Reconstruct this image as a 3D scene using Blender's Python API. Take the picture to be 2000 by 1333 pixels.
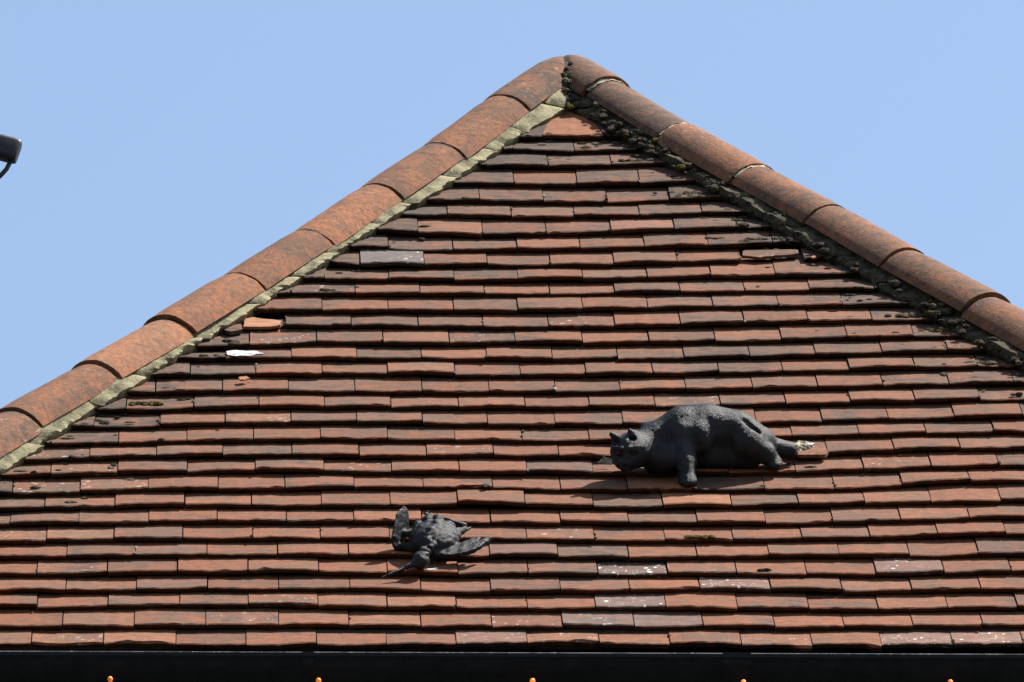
import bpy, math, random
import numpy as np
from mathutils import Matrix, Vector

# ------------------------------------------------------------------ scene, camera, light
scene = bpy.context.scene
for o in list(bpy.data.objects):
    bpy.data.objects.remove(o)
C = bpy.context.collection
random.seed(11)
rng = np.random.default_rng(11)
rad = math.radians

CAM = (-0.66179, -18.28237, -9.08833)
YAW, PITCH, ROLL = 0.0368332, 0.4959682, -0.0216048
fw = Vector((math.sin(YAW) * math.cos(PITCH), math.cos(YAW) * math.cos(PITCH), math.sin(PITCH)))
r0 = Vector((math.cos(YAW), -math.sin(YAW), 0)); u0v = r0.cross(fw)
rt = r0 * math.cos(ROLL) + u0v * math.sin(ROLL)
uv_ = u0v * math.cos(ROLL) - r0 * math.sin(ROLL)
cam_data = bpy.data.cameras.new('camera'); cam = bpy.data.objects.new('camera', cam_data); C.objects.link(cam)
cam.matrix_world = Matrix(((rt.x, uv_.x, -fw.x, CAM[0]), (rt.y, uv_.y, -fw.y, CAM[1]), (rt.z, uv_.z, -fw.z, CAM[2]), (0, 0, 0, 1)))
cam_data.sensor_width = 36.0; cam_data.lens = 305.31; cam_data.clip_start = 0.1; cam_data.clip_end = 5000
scene.camera = cam

SUN_EL, SUN_AZ = 60.0, 89.0          # azimuth clockwise from +Y (away from the camera); 90 = from the right
world = bpy.data.worlds.new('World'); scene.world = world; world.use_nodes = True
wn = world.node_tree; wn.nodes.clear()
sky = wn.nodes.new('ShaderNodeTexSky'); sky.sky_type = 'NISHITA'; sky.sun_disc = False
sky.sun_elevation = rad(SUN_EL); sky.sun_rotation = rad(SUN_AZ); sky.altitude = 50
sky.air_density = 1.3; sky.dust_density = 1.6; sky.ozone_density = 0.8
bg = wn.nodes.new('ShaderNodeBackground'); bg.inputs['Strength'].default_value = 0.077
wo = wn.nodes.new('ShaderNodeOutputWorld')
wn.links.new(sky.outputs[0], bg.inputs[0]); wn.links.new(bg.outputs[0], wo.inputs[0])

sd = bpy.data.lights.new('sun', 'SUN'); sd.energy = 5.0; sd.angle = rad(0.5); sd.color = (1.0, 0.955, 0.89)
sun = bpy.data.objects.new('sun', sd); C.objects.link(sun)
sdir = Vector((math.sin(rad(SUN_AZ)) * math.cos(rad(SUN_EL)), math.cos(rad(SUN_AZ)) * math.cos(rad(SUN_EL)), math.sin(rad(SUN_EL))))
sun.rotation_euler = sdir.to_track_quat('Z', 'Y').to_euler(); sun.location = sdir * 60

vs = scene.view_settings
vs.view_transform = 'Standard'; vs.look = 'None'; vs.exposure = 1.40; vs.gamma = 1.0; vs.use_curve_mapping = False
scene.render.engine = 'CYCLES'

# ------------------------------------------------------------------ frames and helpers
P = rad(52); CP, SP = math.cos(P), math.sin(P); TP = math.tan(P)
GROUND = -10.7
def RP(u, v, n=0.0):                       # roof frame (along eave, up slope, off the slope) to world
    return Vector((u, v * CP - n * SP, v * SP + n * CP))

def mesh_obj(name, verts, faces, mat, parent=None, smooth=False, loc=None, rot=None):
    me = bpy.data.meshes.new(name)
    me.from_pydata([tuple(v) for v in verts], [], faces)
    if smooth:
        me.polygons.foreach_set('use_smooth', [True] * len(me.polygons))
    me.update()
    o = bpy.data.objects.new(name, me); C.objects.link(o)
    if mat: me.materials.append(mat)
    if loc is not None: o.location = loc
    if rot is not None: o.rotation_euler = rot
    if parent: o.parent = parent
    return o
def empty(name, loc=(0, 0, 0)):
    o = bpy.data.objects.new(name, None); C.objects.link(o); o.location = loc; o.empty_display_size = 0.1
    return o
def tag(o, label=None, cat=None, group=None, kind=None):
    if label: o['label'] = label
    if cat: o['category'] = cat
    if group: o['group'] = group
    if kind: o['kind'] = kind
    return o
def set_attr(me, name, vals):
    a = me.attributes.new(name, 'FLOAT_COLOR', 'POINT')
    a.data.foreach_set('color', np.asarray(vals, dtype=np.float32).ravel())

class Noise:                               # smooth pseudo random field, about -1..1
    def __init__(s, seed, freq, n=10):
        g = np.random.default_rng(seed)
        d = g.normal(size=(n, 3)); d /= np.linalg.norm(d, axis=1)[:, None]
        s.k = d * freq * g.uniform(0.6, 1.6, n)[:, None]; s.p = g.uniform(0, 6.283, n); s.n = n
    def __call__(s, X):
        X = np.asarray(X)
        return np.sin(X @ s.k.T + s.p).sum(-1) / math.sqrt(s.n / 2) / 2.2

# ------------------------------------------------------------------ materials
def new_mat(name):
    m = bpy.data.materials.new(name); m.use_nodes = True
    nt = m.node_tree; nt.nodes.clear()
    out = nt.nodes.new('ShaderNodeOutputMaterial'); b = nt.nodes.new('ShaderNodeBsdfPrincipled')
    nt.links.new(b.outputs[0], out.inputs[0])
    return m, nt, b
class NB:
    def __init__(s, nt): s.nt = nt
    def node(s, t, **kw):
        n = s.nt.nodes.new(t)
        for k, v in kw.items(): setattr(n, k, v)
        return n
    def link(s, a, b): s.nt.links.new(a, b)
    def put(s, sock, v):
        if hasattr(v, 'links') or hasattr(v, 'is_linked'): s.link(v, sock)
        else: sock.default_value = v
    def math(s, op, a, b=0.0, clamp=False):
        n = s.node('ShaderNodeMath', operation=op, use_clamp=clamp); s.put(n.inputs[0], a); s.put(n.inputs[1], b); return n.outputs[0]
    def mix(s, f, a, b, mode='MIX'):
        n = s.node('ShaderNodeMix', data_type='RGBA', blend_type=mode)
        s.put(n.inputs[0], f); s.put(n.inputs[6], a if not isinstance(a, tuple) else (*a, 1)); s.put(n.inputs[7], b if not isinstance(b, tuple) else (*b, 1)); return n.outputs[2]
    def smooth(s, x, lo, hi):
        n = s.node('ShaderNodeMapRange', interpolation_type='SMOOTHSTEP')
        s.put(n.inputs[0], x); s.put(n.inputs[1], lo); s.put(n.inputs[2], hi); return n.outputs[0]
    def mapping(s, vec, scale, loc=None):
        n = s.node('ShaderNodeVectorMath', operation='MULTIPLY'); s.put(n.inputs[0], vec); n.inputs[1].default_value = scale; return n.outputs[0]
    def vadd(s, a, b):
        n = s.node('ShaderNodeVectorMath', operation='ADD'); s.put(n.inputs[0], a); s.put(n.inputs[1], b); return n.outputs[0]
    def noise(s, vec, scale, detail=4, rough=0.6):
        n = s.node('ShaderNodeTexNoise'); s.put(n.inputs['Vector'], vec); n.inputs['Scale'].default_value = scale
        n.inputs['Detail'].default_value = detail; n.inputs['Roughness'].default_value = rough; return n.outputs[0]
    def voro(s, vec, scale, rnd=1.0):
        n = s.node('ShaderNodeTexVoronoi'); s.put(n.inputs['Vector'], vec); n.inputs['Scale'].default_value = scale; n.inputs['Randomness'].default_value = rnd
        return n
    def bump(s, h, strength, dist, normal=None):
        n = s.node('ShaderNodeBump'); n.inputs['Strength'].default_value = strength; n.inputs['Distance'].default_value = dist
        s.put(n.inputs['Height'], h)
        if normal is not None: s.link(normal, n.inputs['Normal'])
        return n.outputs[0]

def clay_material(name, hip=False):
    m, nt, b = new_mat(name); N = NB(nt)
    tc = N.node('ShaderNodeTexCoord').outputs['Object']
    A = N.node('ShaderNodeAttribute', attribute_name='tone'); sa = N.node('ShaderNodeSeparateColor'); N.link(A.outputs['Color'], sa.inputs[0])
    B = N.node('ShaderNodeAttribute', attribute_name='wear'); sb = N.node('ShaderNodeSeparateColor'); N.link(B.outputs['Color'], sb.inputs[0])
    seed, tone, grey = sa.outputs[0], sa.outputs[1], sa.outputs[2]
    soot, lich, fresh = sb.outputs[0], sb.outputs[1], sb.outputs[2]
    cs = N.node('ShaderNodeCombineXYZ'); N.link(N.math('MULTIPLY', seed, 23.0), cs.inputs[0]); N.link(N.math('MULTIPLY', seed, 57.0), cs.inputs[1])
    vec = N.vadd(tc, cs.outputs[0])
    str_ = N.mapping(vec, (0.38, 1.0, 1.0)) if not hip else vec
    big = N.noise(str_, 17 if not hip else 13, 5, 0.62)
    mid = N.noise(str_, 62, 5, 0.65)
    grain = N.noise(N.mapping(vec, (0.25, 1.0, 1.0)) if not hip else vec, 210, 4, 0.7)
    fine = N.noise(vec, 330, 3, 0.65)
    if hip:
        ca, cb, cc = (0.205, 0.072, 0.0255), (0.116, 0.047, 0.022), (0.27, 0.122, 0.052)
    else:
        ca, cb, cc = (0.140, 0.0430, 0.0162), (0.088, 0.0325, 0.0142), (0.192, 0.071, 0.029)
    col = N.mix(N.smooth(mid, 0.36, 0.64), cb, ca)
    col = N.mix(N.smooth(grain, 0.52, 0.78), col, cc)
    # staining that drifts across whole areas of the roof
    wide = N.noise(N.node('ShaderNodeNewGeometry').outputs['Position'], 2.6, 4, 0.6)
    soot = N.math('ADD', soot, N.math('MULTIPLY', N.math('SUBTRACT', wide, 0.5), 0.9))
    runs = N.noise(N.mapping(N.node('ShaderNodeNewGeometry').outputs['Position'], (7.0, 1.1, 1.1)), 1.0, 5, 0.62)
    soot = N.math('ADD', soot, N.math('MULTIPLY', N.math('SUBTRACT', runs, 0.5), 0.9))
    # greyish brown weathering film in drifts
    film = N.smooth(N.math('ADD', big, N.math('MULTIPLY', N.math('SUBTRACT', soot, 0.45), 0.30)), 0.42, 0.64)
    col = N.mix(N.math('MULTIPLY', film, 0.70 if not hip else 0.52), col, (0.062, 0.0385, 0.0245))
    film2 = N.smooth(N.math('ADD', N.noise(N.mapping(vec, (0.5, 1.2, 1.0)), 33, 6, 0.7), N.math('MULTIPLY', N.math('SUBTRACT', soot, 0.45), 0.36)), 0.55, 0.72)
    col = N.mix(N.math('MULTIPLY', film2, 0.76 if not hip else 0.66), col, (0.022, 0.017, 0.014))
    mott = N.noise(vec, 120 if not hip else 95, 5, 0.72)
    col = N.mix(N.math('MULTIPLY', N.smooth(mott, 0.50, 0.66), 0.62), col, N.mix(1.0, col, (0.50, 0.55, 0.60), 'MULTIPLY'))
    col = N.mix(N.math('MULTIPLY', N.smooth(mott, 0.47, 0.34), 0.55), col, N.mix(1.0, col, (1.45, 1.35, 1.25), 'MULTIPLY'))
    # dark specks
    sp = N.math('MULTIPLY', N.smooth(fine, 0.60, 0.72), N.smooth(mid, 0.40, 0.60))
    col = N.mix(N.math('MULTIPLY', sp, 0.55 if not hip else 0.85), col, (0.026, 0.017, 0.014))
    if hip:      # pits and dark lichen crusts on the half-round tiles
        pit = N.math('MULTIPLY', N.smooth(N.noise(vec, 70, 4, 0.6), 0.60, 0.67), N.smooth(N.noise(vec, 9, 3), 0.42, 0.58))
        col = N.mix(N.math('MULTIPLY', pit, 0.8), col, (0.028, 0.022, 0.018))
        pale = N.math('MULTIPLY', N.smooth(N.noise(N.vadd(vec, (3.1, 7.7, 1.3)), 42, 5, 0.7), 0.58, 0.68), N.smooth(N.noise(vec, 6, 3), 0.45, 0.6))
        col = N.mix(N.math('MULTIPLY', pale, 0.5), col, (0.22, 0.155, 0.105))
    # pale mineral flecks
    fl = N.math('MULTIPLY', N.smooth(N.noise(N.mapping(vec, (0.3, 1.0, 1.0)), 330, 3, 0.7), 0.66, 0.76), N.smooth(mid, 0.45, 0.65))
    col = N.mix(N.math('MULTIPLY', fl, 0.45), col, (0.22, 0.135, 0.085))
    # tone, grey (replacement) tiles, fresh orange clay
    gcol = N.mix(N.smooth(mid, 0.35, 0.65), (0.046, 0.041, 0.040), (0.072, 0.056, 0.050))
    col = N.mix(grey, col, gcol)
    fcol = N.mix(N.smooth(mid, 0.35, 0.7), (0.245, 0.098, 0.044), (0.32, 0.17, 0.095))
    col = N.mix(fresh, col, fcol)
    tn = N.node('ShaderNodeCombineColor'); [N.link(tone, tn.inputs[i]) for i in range(3)]
    col = N.mix(1.0, col, tn.outputs[0], 'MULTIPLY')
    # white crusty lichen
    wv = N.vadd(vec, N.mapping(N.node('ShaderNodeTexNoise').outputs[1], (0.0, 0, 0)))
    vo = N.voro(N.vadd(vec, N.mapping(N.noise(vec, 90, 2), (0.016, 0.016, 0.0))), 52)
    spots = N.math('SUBTRACT', 1.0, N.smooth(N.math('ADD', vo.outputs['Distance'], N.math('MULTIPLY', N.noise(vec, 26, 3), 1.25)), 0.66, 0.82))
    vo2 = N.voro(vec, 190)
    spots2 = N.math('MULTIPLY', N.math('SUBTRACT', 1.0, N.smooth(vo2.outputs['Distance'], 0.20, 0.34)), N.smooth(N.noise(vec, 30, 3), 0.5, 0.62))
    lf = N.math('MULTIPLY', N.math('MAXIMUM', spots, N.math('MULTIPLY', spots2, 0.7)), lich, clamp=True)
    col = N.mix(lf, col, (0.56, 0.56, 0.53))
    N.link(col, b.inputs['Base Color']); b.inputs['Roughness'].default_value = 0.88
    b.inputs['Specular IOR Level'].default_value = 0.25
    h = N.math('ADD', N.math('MULTIPLY', mid, 0.6), N.math('ADD', N.math('MULTIPLY', grain, 0.45), N.math('MULTIPLY', fine, 0.25)))
    N.link(N.bump(h, 0.75, 0.0035 if not hip else 0.0045), b.inputs['Normal'])
    return m

def simple_mat(name, c1, c2, scale=40, rough=0.9, bump=0.004, scale2=None, c3=None, spec=0.2, lo=0.38, hi=0.62):
    m, nt, b = new_mat(name); N = NB(nt)
    vec = N.node('ShaderNodeTexCoord').outputs['Object']
    n1 = N.noise(vec, scale, 5, 0.65); n2 = N.noise(vec, scale2 or scale * 6, 4, 0.7)
    col = N.mix(N.smooth(n1, lo, hi), c1, c2)
    if c3: col = N.mix(N.smooth(n2, 0.55, 0.68), col, c3)
    N.link(col, b.inputs['Base Color']); b.inputs['Roughness'].default_value = rough; b.inputs['Specular IOR Level'].default_value = spec
    if bump: N.link(N.bump(N.math('ADD', n1, N.math('MULTIPLY', n2, 0.6)), 0.8, bump), b.inputs['Normal'])
    return m

M_TILE = clay_material('weathered_clay')
M_HIP = clay_material('hip_clay', hip=True)
M_MORTAR = simple_mat('mortar', (0.235, 0.210, 0.125), (0.095, 0.085, 0.052), 20, 0.95, 0.008, 170, (0.26, 0.24, 0.165))
M_MORTAR_D = simple_mat('mossy_shade_mortar', (0.062, 0.051, 0.030), (0.012, 0.010, 0.007), 38, 0.95, 0.012, 240, (0.13, 0.11, 0.07))  # mossy mortar, with the shadow under the hip tiles put into its colour
M_RUBBLE = simple_mat('rubble', (0.42, 0.38, 0.25), (0.16, 0.14, 0.09), 60, 0.95, 0.008, 300, (0.65, 0.62, 0.56))
M_DECK = simple_mat('underlay', (0.035, 0.028, 0.024), (0.05, 0.04, 0.032), 20, 0.95, 0)
M_GUTTER = simple_mat('black_gutter', (0.0045, 0.005, 0.0055), (0.008, 0.0085, 0.009), 25, 0.42, 0.0006, 160, (0.012, 0.012, 0.012), 0.10)
M_STATUE = None

def moss_material():
    m, nt, b = new_mat('moss'); N = NB(nt)
    vec = N.node('ShaderNodeTexCoord').outputs['Object']
    A = N.node('ShaderNodeAttribute', attribute_name='tint')
    n1 = N.noise(vec, 220, 4, 0.7)
    col = N.mix(N.smooth(n1, 0.35, 0.7), A.outputs['Color'], N.mix(1.0, A.outputs['Color'], (0.45, 0.42, 0.36), 'MULTIPLY'))
    N.link(col, b.inputs['Base Color']); b.inputs['Roughness'].default_value = 1.0; b.inputs['Specular IOR Level'].default_value = 0.05
    N.link(N.bump(n1, 1.0, 0.006), b.inputs['Normal'])
    return m
M_MOSS = moss_material()

def statue_material():
    m, nt, b = new_mat('black_painted_cement'); N = NB(nt)
    vec = N.node('ShaderNodeTexCoord').outputs['Object']
    n1 = N.noise(vec, 24, 5, 0.6); n2 = N.noise(vec, 150, 5, 0.7); n3 = N.noise(vec, 520, 3, 0.7)
    col = N.mix(N.smooth(n1, 0.35, 0.66), (0.0095, 0.0098, 0.0108), (0.020, 0.0205, 0.0225))
    col = N.mix(N.math('MULTIPLY', N.smooth(n3, 0.58, 0.72), 0.25), col, (0.030, 0.030, 0.032))
    N.link(col, b.inputs['Base Color']); b.inputs['Specular IOR Level'].default_value = 0.13
    N.link(N.math('ADD', 0.26, N.math('MULTIPLY', n2, 0.3)), b.inputs['Roughness'])
    h = N.math('ADD', N.math('MULTIPLY', n2, 1.0), N.math('MULTIPLY', n3, 0.4))
    N.link(N.bump(h, 0.8, 0.0032), b.inputs['Normal'])
    return m
M_STATUE = statue_material()

# ------------------------------------------------------------------ ground and house shell
g = mesh_obj('ground', [(-400, -400, GROUND), (400, -400, GROUND), (400, 400, GROUND), (-400, 400, GROUND)], [(0, 1, 2, 3)],
             simple_mat('paving', (0.035, 0.034, 0.033), (0.05, 0.049, 0.047), 0.8, 0.9, 0.01))
tag(g, kind='structure')

HU, HV = 0.2565, 3.615                       # hip apex in the roof frame
APEX = RP(HU, HV)
RIDGE = 5.0                                 # the ridge runs back from the apex
half = HV * CP                              # plan distance apex to eave
xl, xr = HU - half, HU + half
house = empty('house', (HU, half, GROUND))
tag(house, 'house with a steep red clay tiled hipped roof and a black gutter', 'building')
roof_n = -0.052
def hipped(dn):
    k = dn / CP
    e = [Vector((xl, 0, k)), Vector((xr, 0, k)), Vector((xr, 2 * half + RIDGE, k)), Vector((xl, 2 * half + RIDGE, k))]
    a, b2 = APEX + Vector((0, 0, k)), APEX + Vector((0, RIDGE, k))
    return e, a, b2
e, a, b2 = hipped(roof_n)
off = Vector(house.location)
roof = mesh_obj('roof', [*e, a, b2], [(0, 1, 4), (1, 2, 5, 4), (2, 3, 5), (3, 0, 4, 5), (3, 2, 1, 0)], M_DECK)
roof.parent = house; roof.location = -off

M_WALL = simple_mat('render_wall', (0.55, 0.52, 0.46), (0.46, 0.43, 0.38), 3, 0.9, 0.002)
def box(name, lo, hi, mat, parent, loc=(0, 0, 0)):
    x0, y0, z0 = lo; x1, y1, z1 = hi
    v = [(x0, y0, z0), (x1, y0, z0), (x1, y1, z0), (x0, y1, z0), (x0, y0, z1), (x1, y0, z1), (x1, y1, z1), (x0, y1, z1)]
    f = [(0, 3, 2, 1), (4, 5, 6, 7), (0, 1, 5, 4), (1, 2, 6, 5), (2, 3, 7, 6), (3, 0, 4, 7)]
    return mesh_obj(name, v, f, mat, parent, loc=loc)
box('wall', (xl + .25, .28, GROUND), (xr - .25, 2 * half + RIDGE - .25, -.12), M_WALL, house, -off)
box('fascia', (xl + .03, .045, -.24), (xr - .03, .065, -.06), M_GUTTER, house, -off)
box('soffit', (xl + .03, .066, -.245), (xr - .03, .279, -.225), M_GUTTER, house, -off)

# ------------------------------------------------------------------ roof tiles
ROWS = {
0:([[-1133,21],[-963,18],[-793,15],[-629,12],[-462,12],[-298,11],[-134,11],[33,10],[203,11],[369,0],[537,-6],[704,-6],[867,-5],[1035,-5],[1201,-4]],[[-1206,22],[1201,-4]]),
1:([[-1061,123],[-892,120],[-723,118],[-551,115],[-385,113],[-215,111],[-47,109],[120,106],[289,103],[452,100],[622,95],[785,97],[949,98],[1114,99]],[[-1208,126],[1210,100]]),
2:([[-1123,233],[-955,234],[-785,234],[-622,234],[-457,224],[-293,214],[-128,212],[40,210],[202,208],[369,203],[539,198],[708,195],[873,191],[1039,195],[1204,198]],[[-1211,233],[1219,199]]),
3:([[-1056,322],[-889,323],[-719,324],[-549,322],[-380,320],[-211,311],[-44,302],[122,303],[287,304],[455,313],[624,303],[794,292],[960,295],[1126,297]],[[-1213,322],[1227,299]]),
4:([[-1127,416],[-959,416],[-791,416],[-622,415],[-453,413],[-289,406],[-120,398],[48,399],[215,400],[382,399],[548,399],[715,392],[881,386],[1045,394],[1207,401]],[[-1215,416],[1236,402]]),
5:([[-1057,514],[-892,516],[-721,518],[-551,513],[-380,508],[-209,505],[-41,501],[123,497],[293,492],[458,494],[631,497],[800,495],[969,493],[1136,500]],[[-1217,512],[1245,504]]),
6:([[-1108,603],[-945,608],[-779,612],[-610,612],[-447,611],[-280,607],[-114,602],[51,595],[215,589],[385,589],[549,588],[716,592],[881,596],[1046,604],[1212,611]],[[-1219,600],[1254,613]]),
7:([[-1196,698],[-1031,702],[-862,707],[-696,712],[-528,708],[-365,705],[-200,700],[-33,695],[137,693],[301,692],[468,685],[634,679],[797,687],[962,696],[1131,706]],[[-1221,697],[1263,713]]),
8:([[-1115,791],[-945,798],[-775,808],[-612,805],[-442,801],[-275,801],[-111,800],[54,791],[219,782],[389,780],[557,778],[720,787],[883,795],[1045,802],[1216,810]],[[-1223,786],[1271,812]]),
9:([[-1195,875],[-1030,887],[-864,899],[-694,900],[-530,901],[-361,904],[-192,907],[-23,896],[144,885],[307,880],[474,875],[643,879],[814,883],[981,903],[1150,922]],[[-1225,873],[1281,930]]),
10:([[-1104,985],[-940,994],[-769,999],[-602,1005],[-434,1002],[-268,998],[-101,993],[65,989],[227,982],[394,976],[560,982],[725,987],[893,998],[1061,1008],[1228,1020]],[[-1228,978],[1289,1024]]),
11:([[-1174,1074],[-1010,1086],[-845,1092],[-682,1097],[-512,1096],[-346,1094],[-179,1092],[-15,1090],[147,1084],[312,1077],[478,1082],[644,1086],[810,1097],[976,1107],[1141,1116]],[[-1230,1070],[1298,1125]]),
12:([[-1106,1170],[-939,1177],[-771,1185],[-606,1189],[-440,1193],[-274,1190],[-107,1187],[59,1182],[225,1177],[393,1180],[560,1183],[729,1193],[896,1204],[1063,1211],[1233,1218]],[[-1106,1170],[1306,1221]]),
13:([[-1003,1274],[-838,1283],[-676,1292],[-512,1294],[-349,1295],[-186,1288],[-23,1282],[144,1279],[313,1275],[479,1278],[645,1281],[810,1292],[976,1303],[1141,1308],[1312,1315]],[[-1003,1274],[1314,1315]]),
14:([[-923,1375],[-754,1383],[-591,1391],[-428,1390],[-262,1388],[-93,1385],[73,1381],[234,1383],[398,1384],[562,1390],[726,1396],[888,1403],[1050,1409],[1215,1418]],[[-956,1373],[1324,1425]]),
15:([[-850,1484],[-682,1486],[-517,1488],[-351,1484],[-182,1479],[-14,1478],[152,1478],[315,1483],[480,1488],[648,1492],[812,1497],[977,1505],[1144,1512],[1307,1522]],[[-919,1483],[1332,1523]]),
16:([[-764,1590],[-598,1594],[-432,1593],[-267,1591],[-97,1584],[68,1578],[232,1581],[402,1584],[568,1592],[731,1600],[899,1608],[1065,1616],[1225,1621]],[[-856,1587],[1341,1626]]),
17:([[-675,1694],[-508,1696],[-343,1693],[-180,1690],[-14,1685],[151,1680],[317,1683],[485,1686],[653,1694],[819,1702],[988,1710],[1155,1718]],[[-785,1693],[1338,1726]]),
18:([[-614,1776],[-443,1793],[-275,1788],[-106,1783],[61,1783],[231,1783],[401,1787],[570,1792],[738,1799],[907,1805],[1076,1809]],[[-740,1763],[1188,1812]]),
19:([[-521,1901],[-354,1896],[-183,1891],[-18,1886],[149,1881],[318,1886],[486,1891],[649,1901],[814,1911],[978,1916]],[[-688,1877],[1157,1921]]),
20:([[-427,1994],[-258,1994],[-91,1989],[74,1984],[241,1991],[407,1998],[576,2006],[744,2014],[909,2017],[1078,2021]],[[-596,1994],[1078,2021]]),
21:([[-504,2106],[-341,2103],[-174,2100],[-8,2098],[160,2096],[327,2101],[496,2106],[663,2113],[830,2120],[998,2121]],[[-529,2107],[1027,2121]]),
22:([[-419,2201],[-252,2195],[-84,2189],[81,2191],[248,2193],[415,2201],[581,2210],[748,2215],[920,2221]],[[-485,2203],[981,2223]]),
23:([[-325,2283],[-159,2284],[4,2286],[168,2288],[333,2290],[498,2302],[665,2314],[828,2325]],[[-420,2321],[922,2332]]),
24:([[-250,2402],[-82,2389],[85,2393],[250,2396],[418,2403],[584,2410],[753,2425]],[[-349,2409],[835,2432]]),
25:([[-170,2506],[-2,2491],[165,2498],[334,2506],[501,2518],[666,2530]],[[-281,2515],[761,2540]]),
26:([[-91,2624],[77,2612],[243,2614],[414,2616],[579,2631]],[[-198,2632],[659,2638]]),
27:([[-3,2721],[165,2716],[333,2718],[499,2727]],[[-159,2726],[617,2733]]),
28:([[91,2837],[258,2832],[424,2837]],[[-72,2842],[582,2853]]),
29:([[186,2953],[354,2965]],[[21,2962],[513,2975]]),
30:([[260,3060]],[[96,3073],[410,3077]]),
31:([[177,3162]],[[80,3149],[349,3168]]),
}
W = 0.1665; T = 0.0178
VM = {}
for r, (js, ends) in ROWS.items():
    pts = sorted([tuple(p) for p in js] + [tuple(p) for p in ends])
    VM[r] = (np.array([p[0] for p in pts]) / 1000, np.array([p[1] for p in pts]) / 1000)
VM[32] = (np.array([-1, 1.5]), np.array([3.47, 3.47]))
def vrow(r, u):
    x, y = VM[r]
    return float(np.interp(u, x, y))
# where the tiles run in under the hip mortar
def hipL(v): return (v - 2.939) / 1.6026 - 0.035
def hipR(v): return (3.7625 - v) / 1.6417 + 0.035

def tile_geo(r, uL, uR, lift, tilt, chip=None, dv=0.0, ext=1.35, thick=T):
    """one plain tile in roof coordinates; chip = (from, to, depth) fraction of the tail broken away"""
    uc = (uL + uR) / 2
    va, vb = vrow(r, uL) + dv + tilt, vrow(r, uR) + dv - tilt
    gg = max(0.06, vrow(min(r + 1, 32), uc) - (va + vb) / 2)
    n_ = max(2, int(round((uR - uL) / 0.019)))
    sl = (thick + 0.0008) / gg
    ph = random.uniform(0, 6.28); am = random.uniform(.0005, .0024); k = random.uniform(2, 6)
    nick = [random.gauss(0, .0011) for _ in range(n_ + 1)]
    cam_ = random.uniform(-.0022, .0034)
    rows = [(0, -.0028), (.0035, -.0004), (gg * .45, None), (gg * ext, None)]
    vs_, fs = [], []
    for ri, (s, nn_) in enumerate(rows):
        for i in range(n_ + 1):
            f = i / n_
            tail = va + (vb - va) * f + am * math.sin(ph + k * f) + nick[i]
            nn2 = 0.0
            if chip and chip[0] <= f <= chip[1]:
                tail += chip[2] * (0.55 + 0.9 * random.random()) if ri < 2 else 0
                nn2 = -.004 if ri < 1 else 0
            v = tail + s if ri < 2 else (va + vb) / 2 + s
            a = max(uL, hipL(v)); b_ = min(uR, hipR(v))
            if b_ < a: a = b_ = (a + b_) / 2
            n = lift - s * sl + (nn_ if nn_ is not None else 0) + nn2 + cam_ * (1 - (2 * f - 1) ** 2) * (1 - s / (gg * 1.5)) + random.gauss(0, .00025)
            vs_.append((a + (b_ - a) * f, v, n))
    m = n_ + 1; base = len(vs_)
    for ri in (0, 3):
        for i in range(m):
            u, v, n = vs_[ri * m + i]
            vs_.append((u, v + (.012 if ri == 0 else 0), n - thick * (0.86 if ri == 0 else 1) + random.gauss(0, .0004)))
    for ri in range(3):
        for i in range(n_):
            q = ri * m + i; fs.append((q, q + 1, q + m + 1, q + m))
    for i in range(n_):
        fs.append((base + i, base + i + 1, i + 1, i))                       # tail edge
        fs.append((base + i + 1, base + i, base + m + i, base + m + i + 1))  # underside
    fs.append((0, m, 2 * m, 3 * m, base + m, base)); e_ = n_
    fs.append((e_, base + e_, base + m + e_, 3 * m + e_, 2 * m + e_, m + e_))
    return vs_, fs

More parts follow.
